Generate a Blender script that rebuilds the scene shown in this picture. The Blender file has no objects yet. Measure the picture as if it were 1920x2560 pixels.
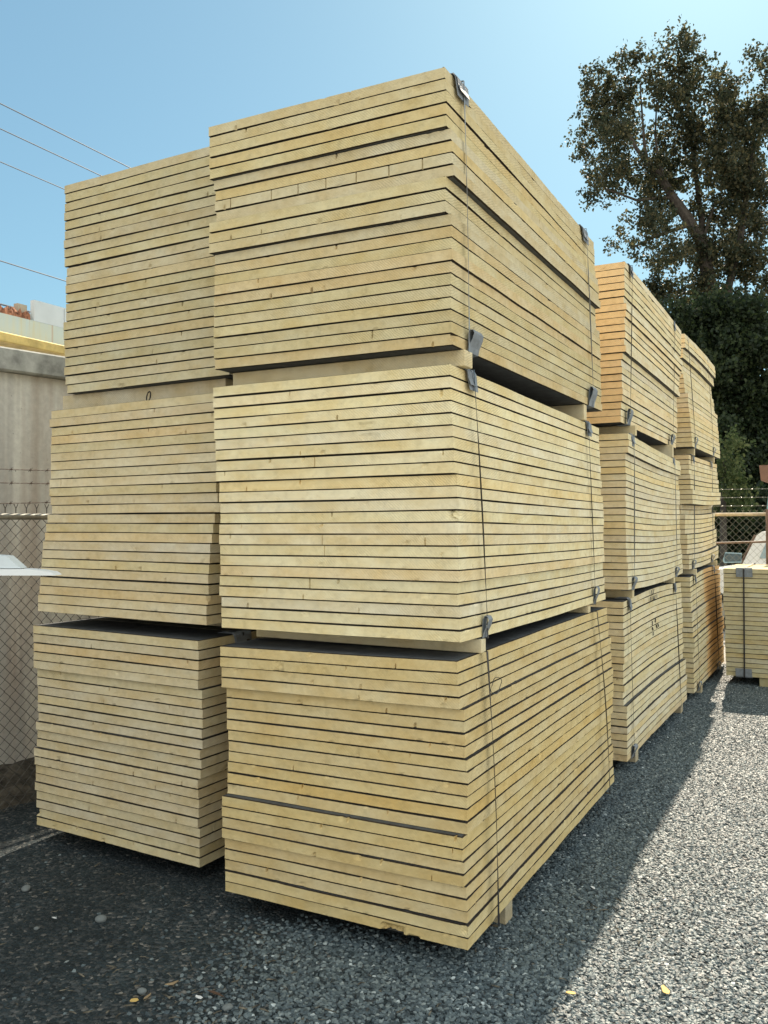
import bpy, math, random
import numpy as np
from mathutils import Vector, Matrix

# ------------------------------------------------------------------ camera
SC = bpy.context.scene
COL = SC.collection
CAM = Vector((1.4166, -3.2463, 1.8067))
CR = Vector((0.88032562, 0.47436564, -0.0020093))
CU = Vector((0.00800469, -0.01061968, 0.99991157))
CF = Vector((-0.47430235, 0.88026386, 0.01314593))
FPX = 2170.9
cd = bpy.data.cameras.new('camera'); cam = bpy.data.objects.new('camera', cd); COL.objects.link(cam)
cd.sensor_fit = 'HORIZONTAL'; cd.sensor_width = 36.0; cd.lens = 36.0 * FPX / 1920.0
cd.clip_start = 0.05; cd.clip_end = 3000
M = Matrix.Identity(4)
for i in range(3):
    M[i][0] = CR[i]; M[i][1] = CU[i]; M[i][2] = -CF[i]; M[i][3] = CAM[i]
cam.matrix_world = M
SC.camera = cam
SC.render.resolution_x = 768; SC.render.resolution_y = 1024

# ------------------------------------------------------------------ light
SUNV = Vector((-0.127, 1.2, 1.0)).normalized()
elev = math.asin(SUNV.z); azim = math.atan2(SUNV.x, SUNV.y)
w = bpy.data.worlds.new('World'); SC.world = w; w.use_nodes = True
nt = w.node_tree; nt.nodes.clear()
sky = nt.nodes.new('ShaderNodeTexSky'); sky.sky_type = 'NISHITA'; sky.sun_disc = False
sky.sun_elevation = elev; sky.sun_rotation = azim
sky.air_density = 1.0; sky.dust_density = 0.6; sky.ozone_density = 1.2
bg = nt.nodes.new('ShaderNodeBackground'); bg.inputs[1].default_value = 0.10
gm = nt.nodes.new('ShaderNodeGamma'); gm.inputs[1].default_value = 0.62
tn = nt.nodes.new('ShaderNodeMix'); tn.data_type = 'RGBA'; tn.blend_type = 'MULTIPLY'; tn.inputs[0].default_value = 1.0; tn.inputs[7].default_value = (0.71, 1.04, 1.10, 1)
# added fill: unseen bright sky behind the camera that lifts the shaded board faces
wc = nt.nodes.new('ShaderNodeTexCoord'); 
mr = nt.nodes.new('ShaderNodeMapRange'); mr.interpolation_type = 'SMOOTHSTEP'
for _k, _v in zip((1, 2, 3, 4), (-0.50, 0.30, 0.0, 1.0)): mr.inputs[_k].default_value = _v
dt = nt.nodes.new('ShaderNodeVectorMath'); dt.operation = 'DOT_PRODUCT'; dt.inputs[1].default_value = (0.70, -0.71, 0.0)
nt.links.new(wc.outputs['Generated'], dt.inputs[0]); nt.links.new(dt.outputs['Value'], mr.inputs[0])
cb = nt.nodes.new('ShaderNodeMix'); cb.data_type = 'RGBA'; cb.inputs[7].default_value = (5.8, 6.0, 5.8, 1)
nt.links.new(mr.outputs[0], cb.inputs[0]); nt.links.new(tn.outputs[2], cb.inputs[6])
nt.links.new(sky.outputs[0], gm.inputs[0]); nt.links.new(gm.outputs[0], tn.inputs[6])
wo = nt.nodes.new('ShaderNodeOutputWorld')
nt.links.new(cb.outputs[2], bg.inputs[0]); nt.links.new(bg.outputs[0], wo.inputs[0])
sd = bpy.data.lights.new('sun', 'SUN'); sd.energy = 4.4; sd.angle = math.radians(0.53); sd.color = (1.0, 0.85, 0.66)
sun = bpy.data.objects.new('sun', sd); COL.objects.link(sun)
sun.rotation_euler = SUNV.to_track_quat('Z', 'Y').to_euler(); sun.location = (0, 0, 30)
SC.view_settings.view_transform = 'Standard'; SC.view_settings.look = 'None'
SC.view_settings.exposure = 1.22; SC.view_settings.gamma = 1.0
SC.render.engine = 'CYCLES'
SC.cycles.max_bounces = 8; SC.cycles.diffuse_bounces = 4; SC.cycles.transparent_max_bounces = 8

# ------------------------------------------------------------------ helpers
def pix(u, v, D):
    """world point seen at photo pixel (u,v) at depth D (authoring aid for far, irregular things)"""
    return CAM + (CF + CR * ((u - 960) / FPX) + CU * ((1280 - v) / FPX)) * D

def tag(o, label=None, cat=None, group=None, kind=None):
    if label: o['label'] = label
    if cat: o['category'] = cat
    if group: o['group'] = group
    if kind: o['kind'] = kind
    return o

def empty(name, loc, rz=0):
    o = bpy.data.objects.new(name, None); COL.objects.link(o); o.location = loc; o.rotation_euler = (0, 0, rz)
    return o

def obj(name, verts, faces, mats, parent=None, fm=None, smooth=False, loc=None, rz=0):
    me = bpy.data.meshes.new(name)
    me.from_pydata([tuple(v) for v in verts], [], [tuple(f) for f in faces])
    if not isinstance(mats, (list, tuple)): mats = [mats]
    for m in mats: me.materials.append(m)
    if fm is not None: me.polygons.foreach_set('material_index', np.array(fm, dtype=np.int32))
    if smooth: me.polygons.foreach_set('use_smooth', np.ones(len(faces), dtype=bool))
    me.update()
    o = bpy.data.objects.new(name, me); COL.objects.link(o)
    if parent: o.parent = parent
    if loc is not None: o.location = loc
    if rz: o.rotation_euler = (0, 0, rz)
    return o

class MB:
    def __init__(s): s.v = []; s.f = []
    def add(s, vs, fs):
        n = len(s.v); s.v += [tuple(p) for p in vs]; s.f += [tuple(i + n for i in f) for f in fs]
    def box(s, a, b, bev=0.0):
        x0, y0, z0 = a; x1, y1, z1 = b
        if bev <= 0:
            s.add([(x0,y0,z0),(x1,y0,z0),(x1,y1,z0),(x0,y1,z0),(x0,y0,z1),(x1,y0,z1),(x1,y1,z1),(x0,y1,z1)],
                  [(3,2,1,0),(4,5,6,7),(0,1,5,4),(1,2,6,5),(2,3,7,6),(3,0,4,7)]); return
        e = bev; rings = []
        for (z, i) in ((z0, e), (z0 + e, 0), (z1 - e, 0), (z1, e)):
            rings.append([(x0+i+ (e if i==0 else 0),y0+i,z),(x1-i-(e if i==0 else 0),y0+i,z),(x1-i,y0+i+(e if i==0 else 0),z),(x1-i,y1-i-(e if i==0 else 0),z),
                          (x1-i-(e if i==0 else 0),y1-i,z),(x0+i+(e if i==0 else 0),y1-i,z),(x0+i,y1-i-(e if i==0 else 0),z),(x0+i,y0+i+(e if i==0 else 0),z)])
        s.loft(rings, True)
    def loft(s, rings, caps=False, closed=True):
        n = len(rings[0]); vs = [p for r in rings for p in r]; fs = []
        for k in range(len(rings) - 1):
            for i in range(n if closed else n - 1):
                j = (i + 1) % n
                fs.append((k*n+i, k*n+j, (k+1)*n+j, (k+1)*n+i))
        if caps:
            fs.append(tuple(range(n-1, -1, -1))); fs.append(tuple((len(rings)-1)*n + i for i in range(n)))
        s.add(vs, fs)
    def tube(s, pts, r, n=6, caps=True):
        pts = [Vector(p) for p in pts]
        rs = r if isinstance(r, (list, tuple)) else [r] * len(pts)
        rings = []
        for k, p in enumerate(pts):
            d = (pts[min(k+1, len(pts)-1)] - pts[max(k-1, 0)]).normalized()
            a = Vector((0, 0, 1)) if abs(d.z) < 0.9 else Vector((1, 0, 0))
            x = d.cross(a).normalized(); y = d.cross(x)
            rings.append([p + (x * math.cos(t) + y * math.sin(t)) * rs[k] for t in [2*math.pi*q/n for q in range(n)]])
        s.loft(rings, caps)
    def prism(s, poly, axis, a, b):
        """poly of 2-D points extruded along axis from a to b"""
        def P(p, t):
            return {'x': (t, p[0], p[1]), 'y': (p[0], t, p[1]), 'z': (p[0], p[1], t)}[axis]
        s.loft([[P(p, a) for p in poly], [P(p, b) for p in poly]], True)
    def build(s, name, mat, parent=None, smooth=False, **k):
        return obj(name, s.v, s.f, mat, parent, smooth=smooth, **k)

# ------------------------------------------------------------------ materials
class NT:
    def __init__(s, name, rough=0.8, spec=0.3):
        s.m = bpy.data.materials.new(name); s.m.use_nodes = True; s.t = s.m.node_tree
        s.b = s.t.nodes['Principled BSDF']; s.b.inputs['Roughness'].default_value = rough
        s.b.inputs['Specular IOR Level'].default_value = spec
    def n(s, ty, **k):
        o = s.t.nodes.new(ty)
        for a, v in k.items():
            if a.startswith('i_'): o.inputs[int(a[2:])].default_value = v
            else: setattr(o, a, v)
        return o
    def l(s, a, b): s.t.links.new(a, b)
    def coord(s, which='Object', scale=(1,1,1), rot=(0,0,0)):
        c = s.n('ShaderNodeTexCoord'); m = s.n('ShaderNodeMapping')
        m.inputs['Scale'].default_value = scale; m.inputs['Rotation'].default_value = rot
        s.l(c.outputs[which], m.inputs[0]); return m.outputs[0]
    def noise(s, vec, scale=5, detail=4, rough=0.5, dist=0):
        o = s.n('ShaderNodeTexNoise'); o.inputs['Scale'].default_value = scale
        o.inputs['Detail'].default_value = detail; o.inputs['Roughness'].default_value = rough
        o.inputs['Distortion'].default_value = dist
        if vec is not None: s.l(vec, o.inputs['Vector'])
        return o.outputs[0]
    def ramp(s, fac, stops, interp='LINEAR'):
        r = s.n('ShaderNodeValToRGB'); e = r.color_ramp; e.interpolation = interp
        while len(e.elements) < len(stops): e.elements.new(0.5)
        for q, (p, c) in zip(e.elements, stops):
            q.position = p; q.color = (c[0], c[1], c[2], 1) if hasattr(c, '__len__') else (c, c, c, 1)
        s.l(fac, r.inputs[0]); return r.outputs[0]
    def mix(s, fac, a, b, mode='MIX'):
        o = s.n('ShaderNodeMix', data_type='RGBA', blend_type=mode)
        for sock, val in ((o.inputs[0], fac), (o.inputs[6], a), (o.inputs[7], b)):
            if hasattr(val, 'is_linked') or isinstance(val, bpy.types.NodeSocket): s.l(val, sock)
            elif isinstance(val, (int, float)): sock.default_value = val if sock == o.inputs[0] else (val, val, val, 1)
            else: sock.default_value = (*val, 1)
        return o.outputs[2]
    def col(s, x):
        if isinstance(x, bpy.types.NodeSocket): s.l(x, s.b.inputs['Base Color'])
        else: s.b.inputs['Base Color'].default_value = (*x, 1)
    def bump(s, h, strength=0.3, dist=0.01):
        o = s.n('ShaderNodeBump'); o.inputs['Strength'].default_value = strength; o.inputs['Distance'].default_value = dist
        s.l(h, o.inputs['Height']); s.l(o.outputs[0], s.b.inputs['Normal'])

def mat(name, c, rough=0.7, metal=0.0, vary=0.12, scale=8, bump=0.0, spec=0.3):
    t = NT(name, rough, spec); t.b.inputs['Metallic'].default_value = metal
    nz = t.noise(t.coord(), scale, 5, 0.6)
    d = tuple(max(0, x * (1 - vary * 1.6)) for x in c); e = tuple(min(1, x * (1 + vary)) for x in c)
    t.col(t.ramp(nz, [(0.3, d), (0.7, e)]))
    if bump: t.bump(t.noise(t.coord(), scale * 12, 4, 0.6), bump, 0.004)
    return t.m

def foam_mat(name, tan=None, tanc=(0.80, 0.54, 0.27)):
    """cut foam core: straw yellow, mottled, with fine saw marks"""
    t = NT(name, 0.85, 0.15)
    oi = t.n('ShaderNodeObjectInfo')
    geo = t.n('ShaderNodeNewGeometry')
    # board colour, cloud mottling of the core and older, more tanned blotches
    add = t.n('ShaderNodeVectorMath', operation='ADD'); c = t.n('ShaderNodeTexCoord')
    rv = t.n('ShaderNodeVectorMath', operation='SCALE'); t.l(oi.outputs['Location'], rv.inputs[0]); rv.inputs['Scale'].default_value = 7.3
    t.l(c.outputs['Object'], add.inputs[0]); t.l(rv.outputs[0], add.inputs[1])
    def m(scale, rot=(0,0,0)):
        q = t.n('ShaderNodeMapping'); q.inputs['Scale'].default_value = scale; q.inputs['Rotation'].default_value = rot
        t.l(add.outputs[0], q.inputs[0]); return q.outputs[0]
    big = t.noise(m((1, 1, 1.5)), 4.5, 5, 0.6)
    col = t.mix(t.ramp(big, [(0.32, 0.0), (0.68, 1.0)]), oi.outputs['Color'], (0.88, 0.79, 0.63), 'MULTIPLY')
    if tan:
        col = t.mix(tan(t, c), col, tanc)
    mid = t.noise(m((1, 1, 1)), 26, 6, 0.65)
    col = t.mix(1.0, col, t.ramp(mid, [(0.25, 0.83), (0.5, 1.0), (0.75, 1.07)]), 'MULTIPLY')
    saw = t.noise(m((1, 1, 1.6), (0.0, 0.9, 0.9)), 1.0, 2, 0.5)
    wv = t.n('ShaderNodeTexWave', wave_type='BANDS', bands_direction='X')
    wv.inputs['Scale'].default_value = 36; wv.inputs['Distortion'].default_value = 5; wv.inputs['Detail'].default_value = 3
    t.l(m((1, 1, 1), (0.3, 0.75, 0.5)), wv.inputs['Vector'])
    sawmask = t.ramp(t.noise(m((1, 1, 1)), 2.2, 2, 0.5), [(0.42, 0.0), (0.62, 1.0)])
    lines = t.ramp(wv.outputs['Fac'], [(0.0, 0.80), (0.5, 1.03)])
    col = t.mix(sawmask, col, t.mix(1.0, col, lines, 'MULTIPLY'))
    # grey-brown grime specks and small pits
    sp = t.noise(m((1, 1, 1)), 55, 3, 0.6)
    pit = t.ramp(sp, [(0.68, 0.0), (0.75, 1.0)])
    pitmask = t.ramp(t.noise(m((1, 1, 1)), 5, 2, 0.5), [(0.5, 0.0), (0.66, 0.6)])
    pm = t.n('ShaderNodeMath', operation='MULTIPLY'); t.l(pit, pm.inputs[0]); t.l(pitmask, pm.inputs[1])
    col = t.mix(pm.outputs[0], col, (0.20, 0.15, 0.085))
    t.col(col)
    h = t.n('ShaderNodeMath', operation='ADD'); t.l(t.noise(m((1,1,1)), 120, 5, 0.7), h.inputs[0]); t.l(mid, h.inputs[1])
    t.bump(h.outputs[0], 0.5, 0.004)
    return t.m

FOAM = foam_mat('foam_core')
def tan_front(t, c):
    return t.ramp(t.noise(t.coord(), 3, 3), [(0.2, 0.7), (0.8, 0.95)])
FOAM_TAN = foam_mat('foam_core_tanned', tan_front)
def tan_mild(t, c):
    return t.ramp(t.noise(t.coord(), 3, 3), [(0.2, 0.08), (0.8, 0.24)])
FOAM_MILD = foam_mat('foam_core_yellowed', tan_mild)
def tan_side(t, c):
    sx = t.n('ShaderNodeSeparateXYZ'); t.l(c.outputs['Object'], sx.inputs[0])
    n = t.noise(t.coord(), 9, 3)
    a = t.n('ShaderNodeMath', operation='MULTIPLY_ADD'); t.l(n, a.inputs[0]); a.inputs[1].default_value = 0.5; t.l(sx.outputs[1], a.inputs[2])
    b = t.n('ShaderNodeMath', operation='SUBTRACT'); t.l(a.outputs[0], b.inputs[0]); b.inputs[1].default_value = 0.82
    return t.ramp(b.outputs[0], [(0.30, 0.0), (0.48, 0.9)])
FOAM_STAIN = foam_mat('foam_core_orange_stain', tan_side, (0.76, 0.48, 0.21))
FACER = mat('grey_facer', (.085, .092, .095), 0.8, vary=0.2, scale=14, bump=0.3)
FEDGE = mat('facer_edge', (.035, .026, .018), 0.9, vary=0.2, scale=20)
BROKEN = mat('broken_foam', (0.50, 0.38, 0.18), 0.95, vary=0.35, scale=60, bump=0.6)
INK = mat('black_ink', (0.02, 0.02, 0.022), 0.6)
STRAP = mat('black_strap', (0.022, 0.02, 0.022), 0.35, spec=0.5)
STRAPG = mat('grey_strap', (0.20, 0.21, 0.22), 0.3, spec=0.5)
PROT = mat('grey_cover_sheet', (0.22, 0.245, 0.27), 0.7, vary=0.15, scale=30, bump=0.3)
STEELG = mat('galvanised', (0.36, 0.36, 0.33), 0.45, metal=0.6, vary=0.25, scale=20)
DULLW = mat('dull_wire', (.09, .085, .075), 0.6, metal=0.3, vary=0.2)
RUSTW = mat('rusty_wire', (0.10, 0.07, 0.055), 0.8, metal=0.2, vary=0.3, scale=30)

# ------------------------------------------------------------------ ground
def gravel_ground():
    t = NT('ground_gravel', 0.85, 0.3)
    co = t.coord()
    sx = t.n('ShaderNodeSeparateXYZ'); t.l(co, sx.inputs[0])
    v = t.n('ShaderNodeTexVoronoi'); v.inputs['Scale'].default_value = 62; v.inputs['Randomness'].default_value = 1
    t.l(co, v.inputs['Vector'])
    sep = t.n('ShaderNodeSeparateColor'); t.l(v.outputs['Color'], sep.inputs[0])
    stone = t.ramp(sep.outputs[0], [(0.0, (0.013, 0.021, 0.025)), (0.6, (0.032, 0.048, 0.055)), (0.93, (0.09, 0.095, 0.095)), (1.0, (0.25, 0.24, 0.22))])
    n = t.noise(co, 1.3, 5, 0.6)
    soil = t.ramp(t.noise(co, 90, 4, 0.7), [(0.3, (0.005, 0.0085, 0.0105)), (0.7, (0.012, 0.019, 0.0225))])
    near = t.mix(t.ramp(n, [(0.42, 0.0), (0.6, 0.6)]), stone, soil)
    # away from the stacks the gravel is made paler to bounce sunlight onto them
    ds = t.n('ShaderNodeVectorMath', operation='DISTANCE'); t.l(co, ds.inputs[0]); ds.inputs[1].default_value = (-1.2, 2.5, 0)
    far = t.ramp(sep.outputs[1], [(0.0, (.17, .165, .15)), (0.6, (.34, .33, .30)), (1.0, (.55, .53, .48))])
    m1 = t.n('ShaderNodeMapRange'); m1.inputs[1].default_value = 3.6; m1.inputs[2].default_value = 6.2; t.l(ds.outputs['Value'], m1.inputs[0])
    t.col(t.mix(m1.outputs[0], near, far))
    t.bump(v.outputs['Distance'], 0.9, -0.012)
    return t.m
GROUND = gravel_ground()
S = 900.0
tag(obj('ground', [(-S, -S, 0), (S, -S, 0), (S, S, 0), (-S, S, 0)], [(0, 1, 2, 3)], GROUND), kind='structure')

def stone_mat(name='gravel_stone', k=1.0):  # grey blue crushed stone
    t = NT(name, 0.55, 0.35)
    oi = t.n('ShaderNodeObjectInfo')
    c = t.ramp(oi.outputs['Random'], [(0.0, (0.03, 0.038, 0.042)), (0.35, (0.075, 0.09, 0.098)), (0.7, (0.125, 0.142, 0.146)), (0.93, (0.20, 0.21, 0.205)), (0.985, (0.32, 0.32, 0.305)), (1.0, (0.55, 0.54, 0.52))])
    n = t.noise(t.coord(), 1.2, 4, 0.6)
    t.col(t.mix(1.0, c, t.ramp(n, [(0.3, (.66*k, .76*k, .79*k)), (0.7, (1.04*k, 1.20*k, 1.27*k))]), 'MULTIPLY'))
    return t.m
STONE = stone_mat()

CHIPS = stone_mat('stone_chip', .27)
def scatter(name, area, dens_fn, density, rmin, rmax, seed, sub=1, STONE=STONE):
    x0, x1, y0, y1, nx, ny = area
    xs = np.linspace(x0, x1, nx + 1); ys = np.linspace(y0, y1, ny + 1)
    vs = [(x, y, 0.0) for y in ys for x in xs]
    fs = [(j*(nx+1)+i, j*(nx+1)+i+1, (j+1)*(nx+1)+i+1, (j+1)*(nx+1)+i) for j in range(ny) for i in range(nx)]
    o = obj(name, vs, fs, STONE)
    at = o.data.attributes.new('dens', 'FLOAT', 'POINT')
    at.data.foreach_set('value', [float(dens_fn(v[0], v[1])) for v in vs])
    g = bpy.data.node_groups.new(name + '_nodes', 'GeometryNodeTree')
    g.interface.new_socket('Geometry', in_out='INPUT', socket_type='NodeSocketGeometry')
    g.interface.new_socket('Geometry', in_out='OUTPUT', socket_type='NodeSocketGeometry')
    N = g.nodes; L = g.links
    gi = N.new('NodeGroupInput'); go = N.new('NodeGroupOutput')
    dp = N.new('GeometryNodeDistributePointsOnFaces'); dp.inputs['Seed'].default_value = seed
    na = N.new('GeometryNodeInputNamedAttribute'); na.data_type = 'FLOAT'; na.inputs[0].default_value = 'dens'
    mu = N.new('ShaderNodeMath'); mu.operation = 'MULTIPLY'; mu.inputs[1].default_value = density
    L.new(na.outputs[0], mu.inputs[0]); L.new(mu.outputs[0], dp.inputs['Density']); L.new(gi.outputs[0], dp.inputs[0])
    ico = N.new('GeometryNodeMeshIcoSphere'); ico.inputs['Radius'].default_value = 1.0; ico.inputs['Subdivisions'].default_value = sub
    sp = N.new('GeometryNodeSetPosition'); nz = N.new('ShaderNodeTexNoise'); nz.inputs['Scale'].default_value = 0.9
    vm = N.new('ShaderNodeVectorMath'); vm.operation = 'SUBTRACT'; vm.inputs[1].default_value = (0.5, 0.5, 0.5)
    vs2 = N.new('ShaderNodeVectorMath'); vs2.operation = 'SCALE'; vs2.inputs['Scale'].default_value = 1.9
    L.new(nz.outputs['Color'], vm.inputs[0]); L.new(vm.outputs[0], vs2.inputs[0]); L.new(vs2.outputs[0], sp.inputs['Offset']); L.new(ico.outputs[0], sp.inputs[0])
    ip = N.new('GeometryNodeInstanceOnPoints'); L.new(dp.outputs[0], ip.inputs['Points']); L.new(sp.outputs[0], ip.inputs['Instance'])
    rr = N.new('FunctionNodeRandomValue'); rr.data_type = 'FLOAT_VECTOR'; rr.inputs[0].default_value = (-0.5, -0.5, 0); rr.inputs[1].default_value = (0.5, 0.5, 6.283); rr.inputs['Seed'].default_value = seed + 1
    L.new(rr.outputs[0], ip.inputs['Rotation'])
    rs = N.new('FunctionNodeRandomValue'); rs.data_type = 'FLOAT_VECTOR'; rs.inputs[0].default_value = (rmin, rmin, rmin * 0.6); rs.inputs[1].default_value = (rmax, rmax, rmax * 0.65); rs.inputs['Seed'].default_value = seed + 2
    L.new(rs.outputs[0], ip.inputs['Scale'])
    sm = N.new('GeometryNodeSetMaterial'); sm.inputs['Material'].default_value = STONE
    L.new(ip.outputs[0], sm.inputs[0]); L.new(sm.outputs[0], go.inputs[0])
    md = o.modifiers.new('scatter', 'NODES'); md.node_group = g
    return tag(o, kind='stuff')

def sstep(a, b, x):
    t = min(1, max(0, (x - a) / (b - a))); return t * t * (3 - 2 * t)
def wob(x, y): return 0.5 + 0.5 * math.sin(x * 2.3 + 1.1 * math.sin(y * 1.9)) * math.sin(y * 2.7 + math.sin(x * 3.1))
def dg(x, y):
    if -1.15 < x < -0.12 and 0.1 < y < 8.4: return 0
    k = sstep(-0.95, 0.0, x + 0.22 * (y + 1.2) * (y < 0) + 0.25 * (wob(x, y) - 0.5))
    return k * (1.0 if y < 4 else 0.75)
g1 = scatter('gravel', (-1.9, 2.4, -1.35, 8.6, 86, 200), dg, 7200, 0.006, 0.0142, 3)
tag(g1, 'loose crushed grey gravel around the stacks', 'gravel')
def dl(x, y):
    if -2.5 < x < -0.2 and 0.3 < y: return 0
    return (1 - dg(x, y)) * (0.25 + 0.75 * wob(x * 1.3, y * 1.7))
g2 = scatter('gravel_chips', (-3.4, 0.3, -1.35, 3.0, 74, 87), dl, 4200, 0.002, 0.0058, 11, 1, CHIPS)
tag(g2, 'fine scattered stone chips on the dark dirt', 'stone chips')
g3 = scatter('pebbles', (-2.6, 1.6, -1.3, 2.2, 40, 40), lambda x, y: 0 if (-2.5 < x < 0 and y > 0.25) else 1, 46, 0.006, 0.013, 21, 1)
tag(g3, 'larger loose pebbles scattered over the yard', 'pebbles')

# ------------------------------------------------------------------ insulation boards
NB = 23
LEV = {
 'R': [(.055,-.005,.003,.097,.004,.014),(-.002,.015,-.002,1.246,.015,.004),(.007,.025,.009,1.318,.004,-.006),(-.021,-.008,.008,2.46,.005,-.012),(-.006,-.02,.004,2.53,-.003,.002),(-.032,-.007,.013,3.678,-.01,-.01)],
 'L': [(-1.474,.164,-.026,.083,-.007,0),(-1.451,.131,-.017,1.226,-.009,0),(-1.419,.156,-.002,1.298,-.011,0),(-1.405,.2,-.028,2.472,.011,0),(-1.362,.242,-.041,2.559,0,0),(-1.351,.227,-.037,3.746,-.014,0)],
 'M': [(-.034,3.148,-.01,.072,0,.008),(-.052,3.139,.001,1.236,0,-.003),(-.027,3.157,.008,1.317,0,-.001),(-.025,3.156,.019,2.467,0,-.024),(-.048,3.147,.013,2.54,0,-.003),(-.024,3.141,.011,3.719,0,-.014)],
 'F': [(.001,6.011,.005,.077,0,-.009),(-.031,6.011,.011,1.255,0,.006),(-.044,6.009,.013,1.331,0,.014),(-.04,6.012,.018,2.503,0,.019),(-.018,6.01,.016,2.58,0,.015),(-.095,6.005,.011,3.745,0,.018)],
 'E': [(.166,7.129,0,.10,0,0),(.137,7.127,0,1.297,0,0)],
}
SAG = {('M',0):(.012,.03),('M',1):(-.022,-.010),('M',2):(0,.01),('F',0):(.008,.028),('F',1):(-.022,.0),('F',2):(0,.02),('R',0):(0,.006),('R',1):(-.006,0),('R',2):(0,0)}
W, LN = 1.22, 2.44

def steps(*spec):
    """spec: (first board index, dx, dy) ..."""
    out = []
    for i in range(NB):
        d = (0, 0)
        for s in spec:
            if i >= s[0]: d = (s[1], s[2])
        out.append(d)
    return out
OFF = {
 ('R',0): steps((0,0,-.006),(4,.008,.022),(11,.004,.018),(14,-.004,-.016),(18,.0,-.006)),
 ('R',1): steps((0,-.003,0),(5,0,-.004),(9,.012,.004),(13,.006,-.003),(18,-.004,0),(20,.002,0)),
 ('R',2): steps((0,0,-.012),(5,.008,.008),(6,.014,.008),(8,.018,.004),(9,-.012,-.008),(12,0,.008),(15,.010,.002),(16,-.001,0)),
 ('L',0): steps((0,0,-.006),(5,.008,.016),(11,.004,.006),(14,-.006,-.004),(19,.0,0)),
 ('L',1): [(dx*.0021, dy) for dx, dy in zip([0,1,4,5,6,9,9,10,12,12,16,25,8,7,5,1,2,2,0,0,-1,-2,0],[0]*12+[.004]*4+[0]*7)],
 ('L',2): steps((0,0,0),(7,-.004,.004),(9,.006,.006),(11,.010,-.004),(15,-.010,0),(19,-.006,.002),(22,.016,0)),
 ('M',0): steps((0,0,0),(4,.002,0),(9,-.014,.0),(12,-.006,-.006),(13,-.016,0),(15,.008,0),(20,.004,0)),
 ('M',1): steps((0,.014,0),(3,-.004,0),(9,-.012,0),(14,-.004,0),(19,.008,0)),
 ('M',2): steps((0,0,0),(4,-.004,.004),(6,.014,0),(8,.006,0),(12,.016,0),(13,-.012,.006),(18,-.004,0),(20,-.014,0)),
 ('F',0): steps((0,-.008,0),(4,-.012,0),(7,.0,0),(12,.012,0),(15,-.004,0)),
 ('F',1): steps((0,0,0),(4,.014,0),(7,.035,0),(10,-.075,0),(12,-.04,0),(16,-.02,0),(20,0,0)),
 ('F',2): steps((0,.02,0),(3,-.01,0),(5,-.045,0),(8,-.02,0),(12,.004,0),(16,.01,0)),
 ('E',0): steps((0,.004,0),(4,-.004,0),(9,.006,0),(14,0,0)),
}
# cuts and knocks: (bundle, board): list of (side, position along side, half width, depth, zlo, zhi)   z 0..1 of the board
SPEC = {
 ('R',2,7): [('f',q,.0022,.012,0,1) for q in (.075,.265,.385,.505,.63,.76,.89)] + [('r',.0,.02,.004,.3,1)],
 ('R',2,0): [('f',.13,.006,.01,0,.3)],
 ('R',2,22): [('r',.0,.05,.022,.5,1)],
 ('R',2,1): [('f',.9,.03,.004,.3,.9)],
 ('R',2,21): [('f',.7,.003,.012,.3,1)],
 ('R',1,2): [('f',.965,.005,.012,.3,1)],
 ('R',1,4): [('f',.67,.05,.006,0,.5)],
 ('R',1,5): [('f',.68,.05,.007,0,.6),('f',.29,.045,.004,.5,1)],
 ('R',1,7): [('f',.45,.0018,.008,0,1)],
 ('R',1,9): [('r',.05,.02,.01,0,.3)],
 ('R',1,12): [('f',.99,.035,.022,.45,1),('r',.0,.03,.018,.4,1)],
 ('R',1,14): [('f',.88,.0025,.01,0,.6),('f',.87,.03,.006,.8,1),('f',.47,.0015,.006,0,1)],
 ('R',1,15): [('f',.475,.0015,.006,0,1)],
 ('R',1,18): [('f',.415,.003,.012,0,1)],
 ('R',0,1): [('f',.27,.03,.012,.05,.95)],
 ('R',0,13): [('f',.02,.03,.003,.2,.8)],
 ('R',0,22): [('f',.72,.055,.03,0,.55),('f',.80,.03,.012,0,.2)],
 ('R',0,21): [('f',.99,.02,.006,.3,1)],
 ('L',1,8): [('f',.075,.0025,.01,.1,.95)],
 ('L',2,9): [('f',.3,.012,.003,.3,.7)],
 ('L',2,22): [('f',.36,.03,.01,0,.35)],
 ('L',0,21): [('f',.0,.03,.02,.2,.8)],
 ('L',1,20): [('r',.0,.02,.01,.3,1)],
 ('F',1,3): [('r',.6,.02,.01,.2,.9)],
}
ORD = ['top','second','third','fourth','fifth','sixth','seventh','eighth','ninth','tenth','eleventh','twelfth','thirteenth','fourteenth','fifteenth','sixteenth','seventeenth','eighteenth','nineteenth','twentieth','twenty-first','twenty-second','bottom']
STK = {'R': 'front right stack', 'L': 'front left stack', 'M': 'second stack back', 'F': 'farthest tall stack', 'E': 'low bundle by the far fence'}
BUN = ['lowest', 'middle', 'uppermost']

def lerp(a, b, t): return a + (b - a) * t

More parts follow.
